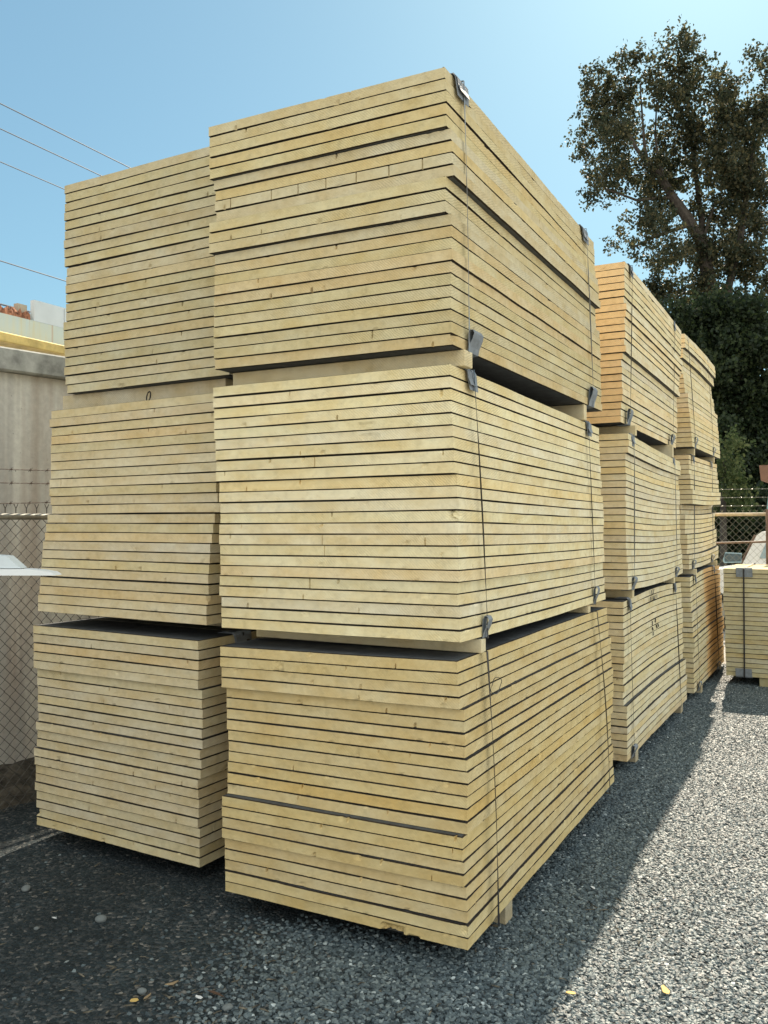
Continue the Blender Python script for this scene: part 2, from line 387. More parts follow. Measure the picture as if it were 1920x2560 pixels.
def board_mesh(name, xa, xb, yl, T, sx, sy, sag, nx, ny, rng, knocks, mats, frontmat=1, sidemat=1):
    fx = np.linspace(xa, xb, nx + 1); fy = np.linspace(0, yl, ny + 1)
    # extra points for narrow cuts on front and right side
    def refine(arr, side, ln, base):
        ex = []
        for k in knocks:
            if k[0] == side and k[2] < 0.008:
                c = base + k[1] * ln
                ex += [c - k[2] * 1.6, c - k[2] * .5, c + k[2] * .5, c + k[2] * 1.6]
        return np.unique(np.concatenate([arr, np.array(ex)])) if ex else arr
    fxx = refine(fx, 'f', xb - xa, xa); fyy = refine(fy, 'r', yl, 0)
    nF, nR, nBk = len(fxx) - 1, len(fyy) - 1, nx
    X = np.concatenate([fxx[:-1], np.full(nR, xb), fx[::-1][:-1], np.full(nR, xa)])
    Y = np.concatenate([np.zeros(nF), fyy[:-1], np.full(nBk, yl), fyy[::-1][:-1]])
    NX = np.concatenate([np.zeros(nF), np.ones(nR), np.zeros(nBk), -np.ones(nR)])
    NY = np.concatenate([-np.ones(nF), np.zeros(nR), np.ones(nBk), np.zeros(nR)])
    P = len(X); arc = np.arange(P)
    zr = np.array([0, .0027, .012, T * .5, T - .012, T - .0027, T])
    base_in = np.array([.0095, .0, .0004, .0008, .0004, .0, .0085])
    wave = np.zeros(P); wave += .0005 * np.sin(rng.uniform(4, 9) * X + rng.uniform(0, 6)) * (rng.random() < .5)
    for q in range(5):
        a, b = rng.normal(0, 3.5), rng.normal(0, 3.5); wave += .00038 * np.sin(a * X + b * Y + rng.uniform(0, 6.3))
    long1 = sum(.0007 * np.sin(rng.uniform(2, 14) * (X + Y) + rng.uniform(0, 6.3)) for _ in range(3))
    V = []
    for k, z in enumerate(zr):
        inn = base_in[k] + long1 + rng.normal(0, .00035 if 0 < k < 6 else .0006, P)
        zf = z / T
        for (sd_, pos, hw, dep, zl, zh) in knocks:
            if zf < zl - .02 or zf > zh + .02: continue
            if sd_ == 'f': d = np.abs(X - (xa + pos * (xb - xa))); ok = NY < -.5
            else: d = np.abs(Y - pos * yl); ok = NX > .5
            fall = np.clip(1.0 - (d / (hw if hw > .008 else hw * 1.2)) ** 2, 0, 1) ** .6
            rag = 1.0 if hw < .008 else (0.65 + 0.7 * rng.random(P))
            inn = inn + ok * fall * dep * rag
        # small random nibbles at facer edges
        if k in (1, 5):
            for _ in range(3):
                c = rng.integers(0, P); inn[(c + np.arange(2)) % P] += rng.uniform(.001, .005)
        zz = z + sx * X + sy * Y + sag * np.sin(np.pi * np.clip(Y / yl, 0, 1)) + wave
        V.append(np.stack([X - NX * inn, Y - NY * inn, zz], 1))
    # corners pulled in on both axes
    V = np.concatenate(V); nr = len(zr)
    faces = []; fm = []
    side_id = np.concatenate([np.zeros(nF), np.ones(nR), np.full(nBk, 2), np.full(nR, 3)]).astype(int)
    for k in range(nr - 1):
        edge = k in (0, nr - 2)
        for i in range(P):
            j = (i + 1) % P
            faces.append((k*P+i, k*P+j, (k+1)*P+j, (k+1)*P+i))
            fm.append(2 if edge else (frontmat if side_id[i] in (0, 2) else sidemat))
    def Lf(j): return (P - j) % P
    def Rf(j): return nF + j
    for k, flip in ((0, True), (nr - 1, False)):
        o = k * P
        fs = [[o + i for i in range(nF + 1)] + [o + Rf(1), o + Lf(1)]]
        for j in range(1, nR - 1): fs.append([o + Lf(j), o + Rf(j), o + Rf(j + 1), o + Lf(j + 1)])
        fs.append([o + Rf(nR - 1)] + [o + nF + nR + i for i in range(nBk + 1)] + [o + Lf(nR - 1)])
        for f in fs:
            faces.append(tuple(f[::-1]) if flip else tuple(f)); fm.append(0)
    return V, faces, fm

def tint(rng, stack, b):
    base = np.array({'R': (.77,.66,.40), 'L': (.70,.61,.39), 'M': (.79,.71,.47), 'F': (.76,.68,.44), 'E': (.58,.53,.34)}[stack])
    if (stack, b) == ('R', 1): base = np.array((.83,.74,.475))  # middle bundle paler, ground bounce put into its colour
    if b == 2 and stack in 'RL': base = base * np.array((.84, .86, .86))  # top bundles darker, weaker bounce light put into their colour
    if (stack, b) == ('R', 0): base = np.array((.70,.568,.295))
    r = rng.random()
    if r < .14: base = base * np.array((1.03, .97, .88))
    elif r > .70: base = base * np.array((.98, 1.0, 1.05))
    return base * np.array((1.0, 1.01, rng.uniform(.99, 1.12))) * rng.uniform(.95, 1.04)

rngG = np.random.default_rng(7)
TOPZ = {}
for st in 'RLMFE':
    nb = 1 if st == 'E' else 3
    for b in range(nb):
        lo, hi = LEV[st][2*b], LEV[st][2*b+1]
        gaps = rngG.uniform(.3, 1.0, NB) + (rngG.random(NB) < .2) * rngG.uniform(1, 3.0, NB)
        pitch_tot = hi[3] - lo[3]
        T = pitch_tot / NB - .0013
        gaps = gaps / gaps.sum() * (pitch_tot - NB * T)
        zc = 0.0; zs = []
        for k in range(NB): zs.append(zc); zc += T + gaps[k]
        near = st in 'RL'
        for k in range(NB):                       # k counts from the bottom, i from the top
            i = NB - 1 - k; t = zs[k] / pitch_tot
            dx, dy = OFF[(st, b)][i]
            dx += rngG.normal(0, .0022); dy += rngG.normal(0, .0025)
            s0, s1 = SAG.get((st, b), (0, 0))
            mats = [FACER, FOAM, FEDGE]; fmi = smi = 1
            if (st, b) == ('M', 2): mats = [FACER, FOAM, FEDGE, FOAM_TAN]; fmi = 3
            elif (st, b) in (('M', 1), ('F', 2), ('F', 1), ('M', 0)): mats = [FACER, FOAM, FEDGE, FOAM_MILD]; fmi = 3
            elif (st, b) == ('F', 0): mats = [FACER, FOAM, FEDGE, FOAM_STAIN]; smi = 3
            kn = list(SPEC.get((st, b, i), []))
            if near or st == 'M':
                for _ in range(rngG.integers(0, 3)):
                    kn.append(('f' if rngG.random() < .65 else 'r', rngG.uniform(.02, .98), rngG.uniform(.0015, .005), rngG.uniform(.006, .02), *((0, .28) if rngG.random() < .4 else (.72, 1))))
                    kn.append(('f' if rngG.random() < .6 else 'r', rngG.uniform(.03, .97), rngG.uniform(.008, .016), rngG.uniform(.004, .010), *((0, .3) if rngG.random() < .5 else (.75, 1))))
            yaw = lerp(lo[2], hi[2], t) + rngG.normal(0, .0008)
            if (st, b) == ('M', 2) and i <= 8: yaw -= .007
            if st == 'E': xa, xb, yl = 0.0, LN, W
            if st == 'E' and i == 0: mats = [FOAM_MILD, FOAM, FEDGE]
            if st == 'E': pass
            else: xa, xb, yl = -W, 0.0, LN
            V, F, fm = board_mesh('insulation_board', xa, xb, yl, T, lerp(lo[4], hi[4], t), lerp(lo[5], hi[5], t), lerp(s0, s1, t),
                                  110 if near else 46, 120 if near else 60, rngG, kn, mats, fmi, smi)
            o = obj('insulation_board', V, F, mats, fm=fm, loc=(lerp(lo[0], hi[0], t) + dx, lerp(lo[1], hi[1], t) + dy, lo[3] + zs[k]), rz=yaw)
            o.color = (*tint(rngG, st, b), 1)
            pos = ORD[i] + ' yellow foam board' + ('' if i in (0, 22) else ' from the top')
            lab = pos + ', ' + ('' if st == 'E' else BUN[b] + ' bundle, ') + STK[st]
            tag(o, lab, 'insulation board', 'yellow foam insulation boards stacked in strapped bundles')

# ------------------------------------------------------------------ straps, cover sheets, spacers
def at_level(st, lev, x, y):
    X, Y, t, z, sx, sy = LEV[st][lev]
    sg = SAG.get((st, lev // 2), (0, 0))[lev % 2]
    return Vector((X + x * math.cos(t) - y * math.sin(t), Y + x * math.sin(t) + y * math.cos(t), z + sx * x + sy * y + sg * math.sin(math.pi * min(1, max(0, y / LN)))))

def strap(st, b, y, label, m=STRAP, wdt=.012, twist=0.0, out=.016, lean=0.0, wide=None, width=W, bow=0.0):
    """closed band round the bundle across its width at local y"""
    lo, hi = 2*b, 2*b+1
    pts = []
    N = 26
    for q in range(N + 1):                       # up the open side
        t = q / N
        p = at_level(st, lo, out, y).lerp(at_level(st, hi, out, y + lean), t)
        p.x += bow * math.sin(math.pi * t)
        p.z += lerp(-.004, .004, t)
        pts.append((p, twist * math.sin(math.pi * t) ** 1.2, 'v'))
    top = [at_level(st, hi, x, y + lean) + Vector((0, 0, .006)) for x in (-.02, -width/2, -width + .02)]
    pts += [(p, 0, 'h') for p in top]
    bk = [at_level(st, l, -width - out, y) for l in (hi, lo)]
    pts += [(bk[0], 0, 'v'), (bk[1], 0, 'v')]
    bot = [at_level(st, lo, x, y) + Vector((0, 0, -.006)) for x in (-width + .02, -width/2, -.02)]
    pts += [(p, 0, 'h') for p in bot]
    rings = []
    n = len(pts)
    for k, (p, tw, kind) in enumerate(pts):
        d = (pts[(k+1) % n][0] - pts[(k-1) % n][0]).normalized()
        ax = Vector((0, 1, 0)); nrm = d.cross(ax).normalized(); ax = nrm.cross(d).normalized()
        a = ax * math.cos(tw) + nrm * math.sin(tw); c = d.cross(a).normalized()
        hw = wdt / 2; th = .0009
        rings.append([p + a*hw + c*th, p - a*hw + c*th, p - a*hw - c*th, p + a*hw - c*th])
    rings.append(rings[0])
    mb = MB(); mb.loft(rings)
    o = mb.build('strap', m)
    return tag(o, label, 'strap', 'plastic straps round the bundles')

def sheet(profile, widths, yc, mb, th=.0022, flare=0.0, skew=0.0):
    """profile of (x,z) points in order; a bent sheet, width along y"""
    a = []; bb = []
    n = len(profile)
    for k in range(n):
        p = Vector(profile[k]); q = Vector(profile[min(k+1, n-1)]); r = Vector(profile[max(k-1, 0)])
        d = (q - r).normalized(); nn = Vector((-d.y, d.x)) * th / 2
        w_ = widths if not hasattr(widths, '__len__') else widths[k]
        y0, y1 = yc - w_/2 + skew * k / n, yc + w_/2 + skew * k / n
        a.append([(p.x+nn.x, y0, p.y+nn.y), (p.x+nn.x, y1, p.y+nn.y), (p.x-nn.x, y1, p.y-nn.y), (p.x-nn.x, y0, p.y-nn.y)])
    mb.loft(a, True)

def protector(st, b, y, top, label, wd=.11, seed=0, back=False):
    lev = 2*b + (1 if top else 0)
    r = random.Random(seed)
    base = at_level(st, lev, 0, y); yaw = LEV[st][lev][2]
    mb = MB()
    if top:
        prof = [(-.09, .006), (-.03, .007), (.002, .005), (.010, -.008), (.013, -.04), (.015 + r.uniform(0, .006), -.085)]
        sheet(prof, [wd, wd, wd*.95, wd*.9, wd*.85, wd*.75], 0, mb, skew=r.uniform(-.01, .02))
        prof2 = [(-.07, .010), (0, .0105), (.015, -.008), (.018, -.035), (.022 + r.uniform(0, .01), -.065)]
        sheet(prof2, [wd*.8, wd*.8, wd*.75, wd*.7, wd*.6], -.006, mb, skew=r.uniform(-.005, .015))
    else:
        h = r.uniform(.085, .115)
        prof = [(-.07, -.006), (-.02, -.006), (.008, -.002), (.014, h*.25), (.030, h*.6), (.036, h*.85), (.028, h), (.016, h*1.02), (.008, h*.85), (.006, h*.5), (.005, h*.15)]
        sheet(prof, [wd, wd, wd, wd*.95, wd*.9, wd*.85, wd*.8, wd*.8, wd*.8, wd*.8, wd*.8], 0, mb, skew=r.uniform(-.005, .01))
    if back: mb.v = [(-x, -y_, z) for x, y_, z in mb.v]
    o = mb.build('cover_sheet', PROT, loc=base, rz=yaw)
    return tag(o, label, 'cover sheet', 'grey folded sheets under the straps')

SN = {'R': 'front right stack', 'L': 'front left stack', 'M': 'second stack back', 'F': 'farthest tall stack'}
BN = ['lowest', 'middle', 'top']
strap('R', 2, .14, 'pale shiny strap down the near end of the top bundle, front right stack', STRAPG, .011, .5, .018, .0, bow=.004)
strap('R', 2, 2.16, 'dark strap at the far end of the top bundle, front right stack', STRAPG, .011, .9, .02, .0)
strap('R', 1, .25, 'dark strap down the near end of the middle bundle, front right stack', STRAP, .010, 1.0, .024, -.05, bow=.004)
strap('R', 1, 2.13, 'dark strap at the far end of the middle bundle, front right stack', STRAP, .010, .7, .018, -.02)
strap('R', 0, .25, 'slack black strap with a wire ring, near end of the lowest bundle, front right stack', STRAP, .021, .5, .03, .0, bow=.01)
strap('R', 0, 2.20, 'slanting black strap at the far end of the lowest bundle, front right stack', STRAP, .018, .6, .03, -.13, bow=.012)
for st, ys in (('M', (.16, 2.05)), ('F', (.22, 1.75))):
    for b in range(3):
        for k, y in enumerate(ys):
            nm = ('near', 'far')[k]
            strap(st, b, y, 'thin strap at the %s end of the %s bundle, %s' % (nm, BN[b], SN[st]), STRAP if (b != 1) else STRAPG, .011, (.4, 1.1, .7)[(b+k) % 3], .02, (-.03, .03, 0)[b])
            for top in (True, False):
                if (st, b, top) == ('M', 0, False) and k == 1: continue
                protector(st, b, y, top, 'grey folded sheet, %s edge of the %s bundle, %s end, %s' % ('upper' if top else 'lower', BN[b], nm, SN[st]), .10 if st == 'M' else .09, hash((b, k, top)) % 97 + b)
for b in (1, 2):
    for k, y in enumerate((.14 if b == 2 else .21, 2.15)):
        nm = ('near', 'far')[k]
        yt = y; yb = (.25 if b == 1 else .20) if k == 0 else 2.14
        if k == 0 and b == 1: yt = .20
        protector('R', b, yt, True, 'grey folded sheet, top edge of the %s bundle, %s end, front right stack' % (BN[b], nm), (.12, .16)[b-1], 5 + b + k)
        protector('R', b, yb, False, 'curled grey sheet, bottom edge of the %s bundle, %s end, front right stack' % (BN[b], nm), (.055, .12)[b-1], 15 + b * 3 + k)
strap('L', 0, .33, 'black strap round the lowest bundle, front left stack', STRAP, .012, .2, .016)
protector('L', 0, .33, True, 'grey sheet draped over the top right edge of the lowest bundle, front left stack', .16, 61)
protector('L', 0, .33, False, 'grey sheet at the bottom right edge of the lowest bundle, front left stack', .16, 62)
strap('L', 1, .36, 'black strap round the middle bundle, front left stack', STRAP, .012, .2, .016)
strap('L', 2, .36, 'black strap round the top bundle, front left stack', STRAP, .012, .2, .016)

# strap and sheets of the low bundle by the fence (runs front to back)
def e_strap():
    x = .20; y0, y1 = 7.127 - .016, 7.127 + W + .016; z0, z1 = .094, 1.303
    loop = [(y0, z0 + .004), (y0, z1 - .004), (y0 + .02, z1 + .006), (y1 - .02, z1 + .006), (y1, z1 - .004), (y1, z0 + .004), (y1 - .02, z0 - .004), (y0 + .02, z0 - .004)]
    mb = MB(); rings = [[(.157 + x - .008, a, b), (.157 + x + .008, a, b), (.157 + x + .008, a + (.002 if a > 7.6 else -.002), b + (.002 if abs(b-1.309) < .001 else 0)), (.157 + x - .008, a + (.002 if a > 7.6 else -.002), b + (.002 if abs(b-1.309) < .001 else 0))] for a, b in loop]
    rings.append(rings[0]); mb.loft(rings)
    tag(mb.build('strap', STRAP), 'thick black strap down the front of the low bundle by the far fence', 'strap', 'plastic straps round the bundles')
e_strap()
for top in (True, False):
    mb = MB()
    z = 1.300 if top else .098
    s = -1 if top else 1
    prof = [(-.12, .004 * -s), (0, .005 * -s), (.010, s * .01), (.011, s * .06), (.013, s * .095)]
    sheet(prof, .17, 0, mb, skew=-.01 if not top else .01)
    mb.v = [(y_, -x, zz) for x, y_, zz in mb.v]
    o = mb.build('cover_sheet', PROT, loc=(.355, 7.127, z))
    tag(o, 'wide grey sheet at the %s front edge of the low bundle by the far fence' % ('top' if top else 'bottom'), 'cover sheet', 'grey folded sheets under the straps')

SPF = foam_mat('spacer_foam')
def spacer(st, lev_lo, y, xo, label, wy=.048, x_in=-W, face=None, color=(.74, .66, .45)):
    """strip of board laid across between two bundles"""
    a = at_level(st, lev_lo, 0, y); c = at_level(st, lev_lo + 1, 0, y)
    z0 = max(at_level(st, lev_lo, xx, y).z for xx in (xo, x_in)) - 0.0; z1 = min(at_level(st, lev_lo + 1, xx, y).z for xx in (xo, x_in))
    mb = MB(); h = z1 - z0 - .003
    mb.box((x_in + .05, 0, 0), (xo, wy, h), .0025)
    o = mb.build('spacer_strip', face or SPF, loc=(a.x, a.y, z0 + .0015), rz=LEV[st][lev_lo][2]); o.color = (*color, 1)
    return tag(o, label, 'spacer', 'foam spacer strips between the bundles')
spacer('R', 3, .085, .03, 'near foam spacer strip poking out between the top and middle bundles, front right stack', .085)
spacer('R', 3, 2.0, .02, 'far foam spacer strip between the top and middle bundles, front right stack', .06)
spacer('R', 1, .21, .02, 'near foam spacer strip between the middle and lowest bundles, front right stack', .05)
spacer('R', 1, 1.98, .0, 'far foam spacer strip between the middle and lowest bundles, front right stack', .05)
s = spacer('L', 3, .10, -.02, 'near foam spacer with a black loop mark, between top and middle bundles, front left stack', .09, -W - .08, color=(.60, .54, .40))  # colour darkened for the shade under the top bundle
mb = MB(); cx = -.56
mb.tube([(cx + .014*math.cos(t) + .006*math.sin(t), -.0015, .030 + .026*math.sin(t)) for t in [k*math.pi/8 for k in range(17)]], .0035, 5)
mb.build('ink_mark', INK, s)
spacer('L', 3, 1.9, .0, 'far foam spacer strip between the top and middle bundles, front left stack', .09)
spacer('L', 1, .45, -.02, 'near foam spacer strip between the middle and lowest bundles, front left stack', .06, -W + .3)
spacer('L', 1, 1.9, -.02, 'far foam spacer strip between the middle and lowest bundles, front left stack', .06)
for st in 'MF':
    for lv, nm in ((1, 'middle and lowest'), (3, 'top and middle')):
        spacer(st, lv, .20, .025, 'near foam spacer strip between the %s bundles, %s' % (nm, SN[st]), .055)
        spacer(st, lv, 1.95, .02, 'far foam spacer strip between the %s bundles, %s' % (nm, SN[st]), .055)
BLK = foam_mat('block_foam')
def block(st, y, x, label, wy=.09, wx=.14):
    p = at_level(st, 0, x, y); zz = min(at_level(st, 0, x, y).z, at_level(st, 0, x - wx, y).z, at_level(st, 0, x, y + wy).z)
    mb = MB(); mb.box((-wx, 0, 0), (0, wy, zz - .002), .003)
    o = mb.build('support_block', BLK, loc=(p.x, p.y, .0), rz=LEV[st][0][2]); o.color = (.50, .45, .33, 1)
    tag(o, label, 'support block', 'foam blocks under the lowest bundles')
for st, near, far in (('R', .47, 2.0), ('L', .5, 1.95), ('M', .28, 2.2), ('F', .45, 2.1)):
    block(st, near, .0 if st != 'R' else -.02, 'near right foam block under the lowest bundle, ' + SN[st])
    block(st, far, -.12 if st == 'R' else -.01, 'far right foam block under the lowest bundle, ' + SN[st])
    block(st, near, -W + .2, 'near left foam block under the lowest bundle, ' + SN[st])
    block(st, far, -W + .2, 'far left foam block under the lowest bundle, ' + SN[st])
for x, nm in ((.34, 'left'), (2.2, 'right')):
    for y, n2 in ((.02, 'front'), (.95, 'back')):
        mb = MB(); mb.box((0, 0, 0), (.12, .14, .097), .003)
        o = mb.build('support_block', BLK, loc=(.166 + x, 7.129 + y, 0)); o.color = (.46, .43, .27, 1)
        tag(o, '%s %s foam block under the low bundle by the far fence' % (n2, nm), 'support block', 'foam blocks under the lowest bundles')

# loose wire ring hanging on the near strap of the lowest bundle
mb = MB(); p0 = at_level('R', 1, .04, .33) + Vector((0, 0, -.155))
mb.tube([p0 + Vector((.004*math.sin(3*t), .062*math.cos(t), .034*math.sin(t))) for t in [k*2*math.pi/28 for k in range(29)]], .0016, 5)
tag(mb.build('wire_ring', STRAP), 'thin loop of black strapping hooked on the near strap of the front right stack', 'strap loop')

# marker strokes on the side of the second stack
def strokes(st, b, i_top, y0, segs, label):
    lev = 2*b + 1
    par = None
    for (y, z, y2, z2, w_) in segs:
        mb = MB()
        a = at_level(st, lev, .013, y0 + y) + Vector((0, 0, z)); c = at_level(st, lev, .013, y0 + y2) + Vector((0, 0, z2))
        mb.add([a + Vector((0, -w_, 0)), a + Vector((0, w_, 0)), c + Vector((0, w_, 0)), c + Vector((0, -w_, 0)),
                a + Vector((.0015, -w_, 0)), a + Vector((.0015, w_, 0)), c + Vector((.0015, w_, 0)), c + Vector((.0015, -w_, 0))],
               [(3,2,1,0),(4,5,6,7),(0,1,5,4),(1,2,6,5),(2,3,7,6),(3,0,4,7)])
        if par is None: par = mb
        else: par.add(mb.v, mb.f)
    tag(par.build('marker_writing', INK), label, 'writing')
strokes('M', 0, 0, .95, [(a*1.5,b,c*1.5,d,e*1.9) for a,b,c,d,e in [(0,-.01,.02,-.045,.006),(.07,-.005,.05,-.045,.006),(-.02,-.06,-.02,-.095,.007),(.04,-.06,.06,-.095,.007),(.10,-.06,.08,-.095,.006),(.15,-.06,.15,-.09,.006)]], 'black handwritten strokes on the top boards, lowest bundle, second stack back')
strokes('M', 0, 0, .98, [(a*1.6,b,c*1.6,d,e*1.9) for a,b,c,d,e in [(0,-.265,0,-.30,.007),(.08,-.255,.08,-.29,.008),(.0,-.315,.02,-.345,.008),(.10,-.31,.13,-.345,.007),(.15,-.31,.17,-.34,.006),(.03,-.36,.03,-.39,.005)]], 'black handwritten strokes a third of the way down the lowest bundle, second stack back')

# ------------------------------------------------------------------ left side: concrete wall, fence, bank, steel trough
def concrete():
    t = NT('stained_concrete', 0.85, 0.2)
    co = t.coord()
    a = t.noise(t.coord(scale=(1, 1.6, .10)), 1.6, 4, 0.55)
    c = t.ramp(a, [(0.30, (.44, .44, .41)), (0.46, (.55, .54, .50)), (0.52, (.76, .75, .68)), (0.62, (.70, .69, .63)), (0.75, (.54, .52, .46))])
    b = t.noise(t.coord(scale=(1, 2.4, .22)), 2.2, 5, 0.6)
    c = t.mix(t.ramp(b, [(0.45, 0.0), (0.7, 0.55)]), c, (.42, .31, .24))
    c = t.mix(1.0, c, t.ramp(t.noise(co, 22, 6, 0.7), [(0.3, 0.85), (0.7, 1.08)]), 'MULTIPLY')
    pits = t.ramp(t.noise(co, 34, 2, 0.5), [(0.72, 0.0), (0.76, 0.8)])
    c = t.mix(pits, c, (.10, .09, .08))
    t.col(c); t.bump(t.noise(co, 60, 5, 0.7), 0.4, 0.006)
    return t.m
CONC = concrete()
COPE = mat('coping_concrete', (.42, .43, .40), 0.9, vary=0.25, scale=9, bump=0.5)
WROT = math.radians(-11)
wall = empty('concrete_wall', (-3.86, .8, 0), WROT)
tag(wall, 'tall stained grey precast concrete wall behind the left chain link fence', 'wall')
mb = MB(); mb.box((-.20, -8, 0), (0, 9, 2.88)); mb.build('wall_face', CONC, wall)
y = -8.0; kk = 0
while y < 9:
    mb = MB(); y2 = min(9, y + 2.45); mb.box((-.26, y + .008, 2.883), (.06, y2 - .008, 3.05 - (kk % 3) * .006), .012)
    mb.build('coping', COPE, wall); y = y2; kk += 1

# earth bank at the wall foot
rb = np.random.default_rng(4); vs = []; nyb = 90; nxb = 10
for j in range(nyb + 1):
    for i in range(nxb + 1):
        y = -3 + 12 * j / nyb; x = -3.22 - .75 * i / nxb + (y - .8) * math.tan(math.radians(11))
        h = .13 * sstep(0, 1, i / nxb) + .012 * rb.normal() * (i > 0)
        vs.append((x, y, max(h, .002) if i else -.01))
fs = [(j*(nxb+1)+i, (j+1)*(nxb+1)+i, (j+1)*(nxb+1)+i+1, j*(nxb+1)+i+1) for j in range(nyb) for i in range(nxb)]
tag(obj('terrain_bank', vs, fs, mat('dirt', (.075, .065, .05), 0.95, vary=0.5, scale=12, bump=0.8)), kind='structure')

def link_mesh(length, z0, z1, p, r=.0017, wobble=.002, seed=0):
    """chain link fabric in the local YZ plane"""
    rr = random.Random(seed); mb = MB(); n = int(length / p); h = p * .52
    for i in range(n):
        pts = []; z = z0; s_ = 1; k = 0
        while z < z1:
            pts.append((.003 * (1 if k % 2 else -1) + rr.gauss(0, wobble * .5), i * p + (p * .5 if k % 2 else 0) + (p * .5 * (0)) + rr.gauss(0, wobble * .4), z)); z += h; k += 1
        pts.append((0, i * p + (p*.5 if k % 2 else 0), z1))
        mb.tube(pts, r, 4, False)
        pts2 = [(-x, i * p + (p if kk2 % 2 == 0 else p * .5), zz) for kk2, (x, yy, zz) in enumerate(pts)]
        mb.tube(pts2, r, 4, False)
        # twisted tips above the top rail
        e = pts[-1]
        mb.tube([(e[0], e[1], z1 - .01), (e[0], e[1], z1 + .05)], r * 1.3, 4); mb.tube([(e[0], e[1], z1 + .045), (e[0], e[1] - .014, z1 + .075)], r, 4); mb.tube([(e[0], e[1], z1 + .045), (e[0], e[1] + .014, z1 + .075)], r, 4)
    return mb

def barbed(length, z, slope, seed, sagz=.02):
    rr = random.Random(seed); mb = MB(); n = int(length / .03)
    for ph in (0, math.pi):
        mb.tube([(.003*math.cos(k*1.3+ph), k*.03, z + slope*k*.03 - sagz*math.sin(math.pi*((k*.03) % 2.4)/2.4) + .003*math.sin(k*1.3+ph)) for k in range(n+1)], .0013, 4)
    for k in range(int(length / .125)):
        y = k*.125 + rr.uniform(-.01, .01); zz = z + slope*y - sagz*math.sin(math.pi*(y % 2.4)/2.4)
        mb.tube([(-.012, y-.008, zz-.012), (.012, y+.008, zz+.014)], .0012, 4); mb.tube([(.012, y-.006, zz+.012), (-.012, y+.008, zz-.012)], .0012, 4)
        mb.tube([(0, y-.008, zz), (0, y+.008, zz)], .004, 5)
    return mb

fl = empty('chain_link_fence', (-3.81, -3.5, 0), math.radians(-8))
tag(fl, 'left chain link fence topped by barbed wire, in front of the concrete wall', 'fence')
link_mesh(11, .01, 1.86, .072, .003, .004, 3).build('mesh', DULLW, fl)
mb = MB(); mb.tube([(0, k * 1.0, 1.855) for k in range(12)], .021, 10); mb.build('top_rail', STEELG, fl, smooth=True)
for y in (-.0, 3.0, 9.0):
    mb = MB(); mb.tube([(-.03, y, 0), (-.03, y, 1.9), (-.03, y, 2.35)], .028, 10); mb.build('post', STEELG, fl, smooth=True)
for z, sl, sd_ in ((1.90, .016, 1), (2.10, -.002, 2), (2.19, -.003, 3)):
    barbed(11, z, sl, sd_, .03).build('barbed_wire', RUSTW, fl)

fr = empty('chain_link_fence', (1.9, 9.0, 0), math.radians(90))
tag(fr, 'rear chain link fence with brown post and barbed wire, right, before the white car', 'fence')
link_mesh(4.6, .02, 1.90, .085, .0022, .002, 9).build('mesh', mat('mesh_wire', (.30, .30, .25), 0.5, metal=0.3, vary=.15), fr)
BRST = mat('brown_steel', (.20, .13, .09), 0.6, vary=0.3, scale=10)
RAILM = mat('weathered_rail', (.52, .44, .31), 0.6, vary=0.2, scale=14)
mb = MB(); mb.tube([(0, k * .5, 1.915) for k in range(10)], .023, 10); mb.build('top_rail', RAILM, fr, smooth=True)
mb = MB(); mb.tube([(.02, .6, 1.56), (.02, 1.45, 1.56), (.02, 2.2, 1.53), (.02, 3.4, 1.42)], .014, 8); mb.build('brace_rail', BRST, fr, smooth=True)
for y in (1.43, 4.4):
    mb = MB(); mb.tube([(-.04, y, 0), (-.04, y, 1.98)], .034, 12); mb.build('post', BRST, fr, smooth=True)
for z in (2.03, 2.14, 2.25):
    barbed(4.6, z, 0, int(z * 100), .004).build('barbed_wire', STEELG, fr)

# steel trough with rusty scrap above the wall
def painted_steel():
    t = NT('painted_steel', 0.5, 0.4)
    sx = t.n('ShaderNodeSeparateXYZ'); c = t.n('ShaderNodeTexCoord'); t.l(c.outputs['Object'], sx.inputs[0])
    n = t.noise(t.coord(scale=(1, 3, .35)), 2.2, 5, 0.6)
    base = t.ramp(n, [(0.35, (.50, .60, .60)), (0.55, (.56, .60, .50)), (0.72, (.60, .50, .22))])
    st_ = t.noise(t.coord(scale=(1, 5, .12)), 2.0, 3, 0.5)
    t.col(t.mix(t.ramp(st_, [(0.62, 0.0), (0.68, 0.9)]), base, (.42, .17, .05)))
    return t.m
tr = empty('steel_trough', (-6.0, 0, 0)); tag(tr, 'pale rust streaked steel trough of scrap showing above the concrete wall', 'trough')
PST = painted_steel()
mb = MB(); mb.box((-.06, -4, 3.70), (0, 3.30, 3.905)); mb.box((-1.4, -4, 3.70), (-1.34, 3.30, 3.905)); mb.box((-1.338, -4, 3.70), (-.062, 3.30, 3.74)); mb.build('side_plate', PST, tr)
mb = MB(); mb.box((-.062, 2.915, 3.907), (-.002, 3.298, 4.125)); mb.box((-1.4, 3.304, 3.70), (.002, 6, 4.125)); mb.build('end_panel', mat('pale_grey_panel', (.62, .67, .68), 0.5, vary=.06, scale=3), tr)
mb = MB(); mb.box((-1.45, -4, 3.60), (.10, 6, 3.697), .01); mb.build('flange', mat('yellow_flange', (.62, .46, .16), 0.6, vary=.25, scale=6), tr)
mb = MB(); mb.box((-.16, 2.79, 3.93), (-.10, 2.905, 4.075)); mb.build('side_flap', mat('tan_flap', (.46, .40, .30), 0.7), tr)
rs = np.random.default_rng(5); nx_, ny_ = 26, 150; vs = []
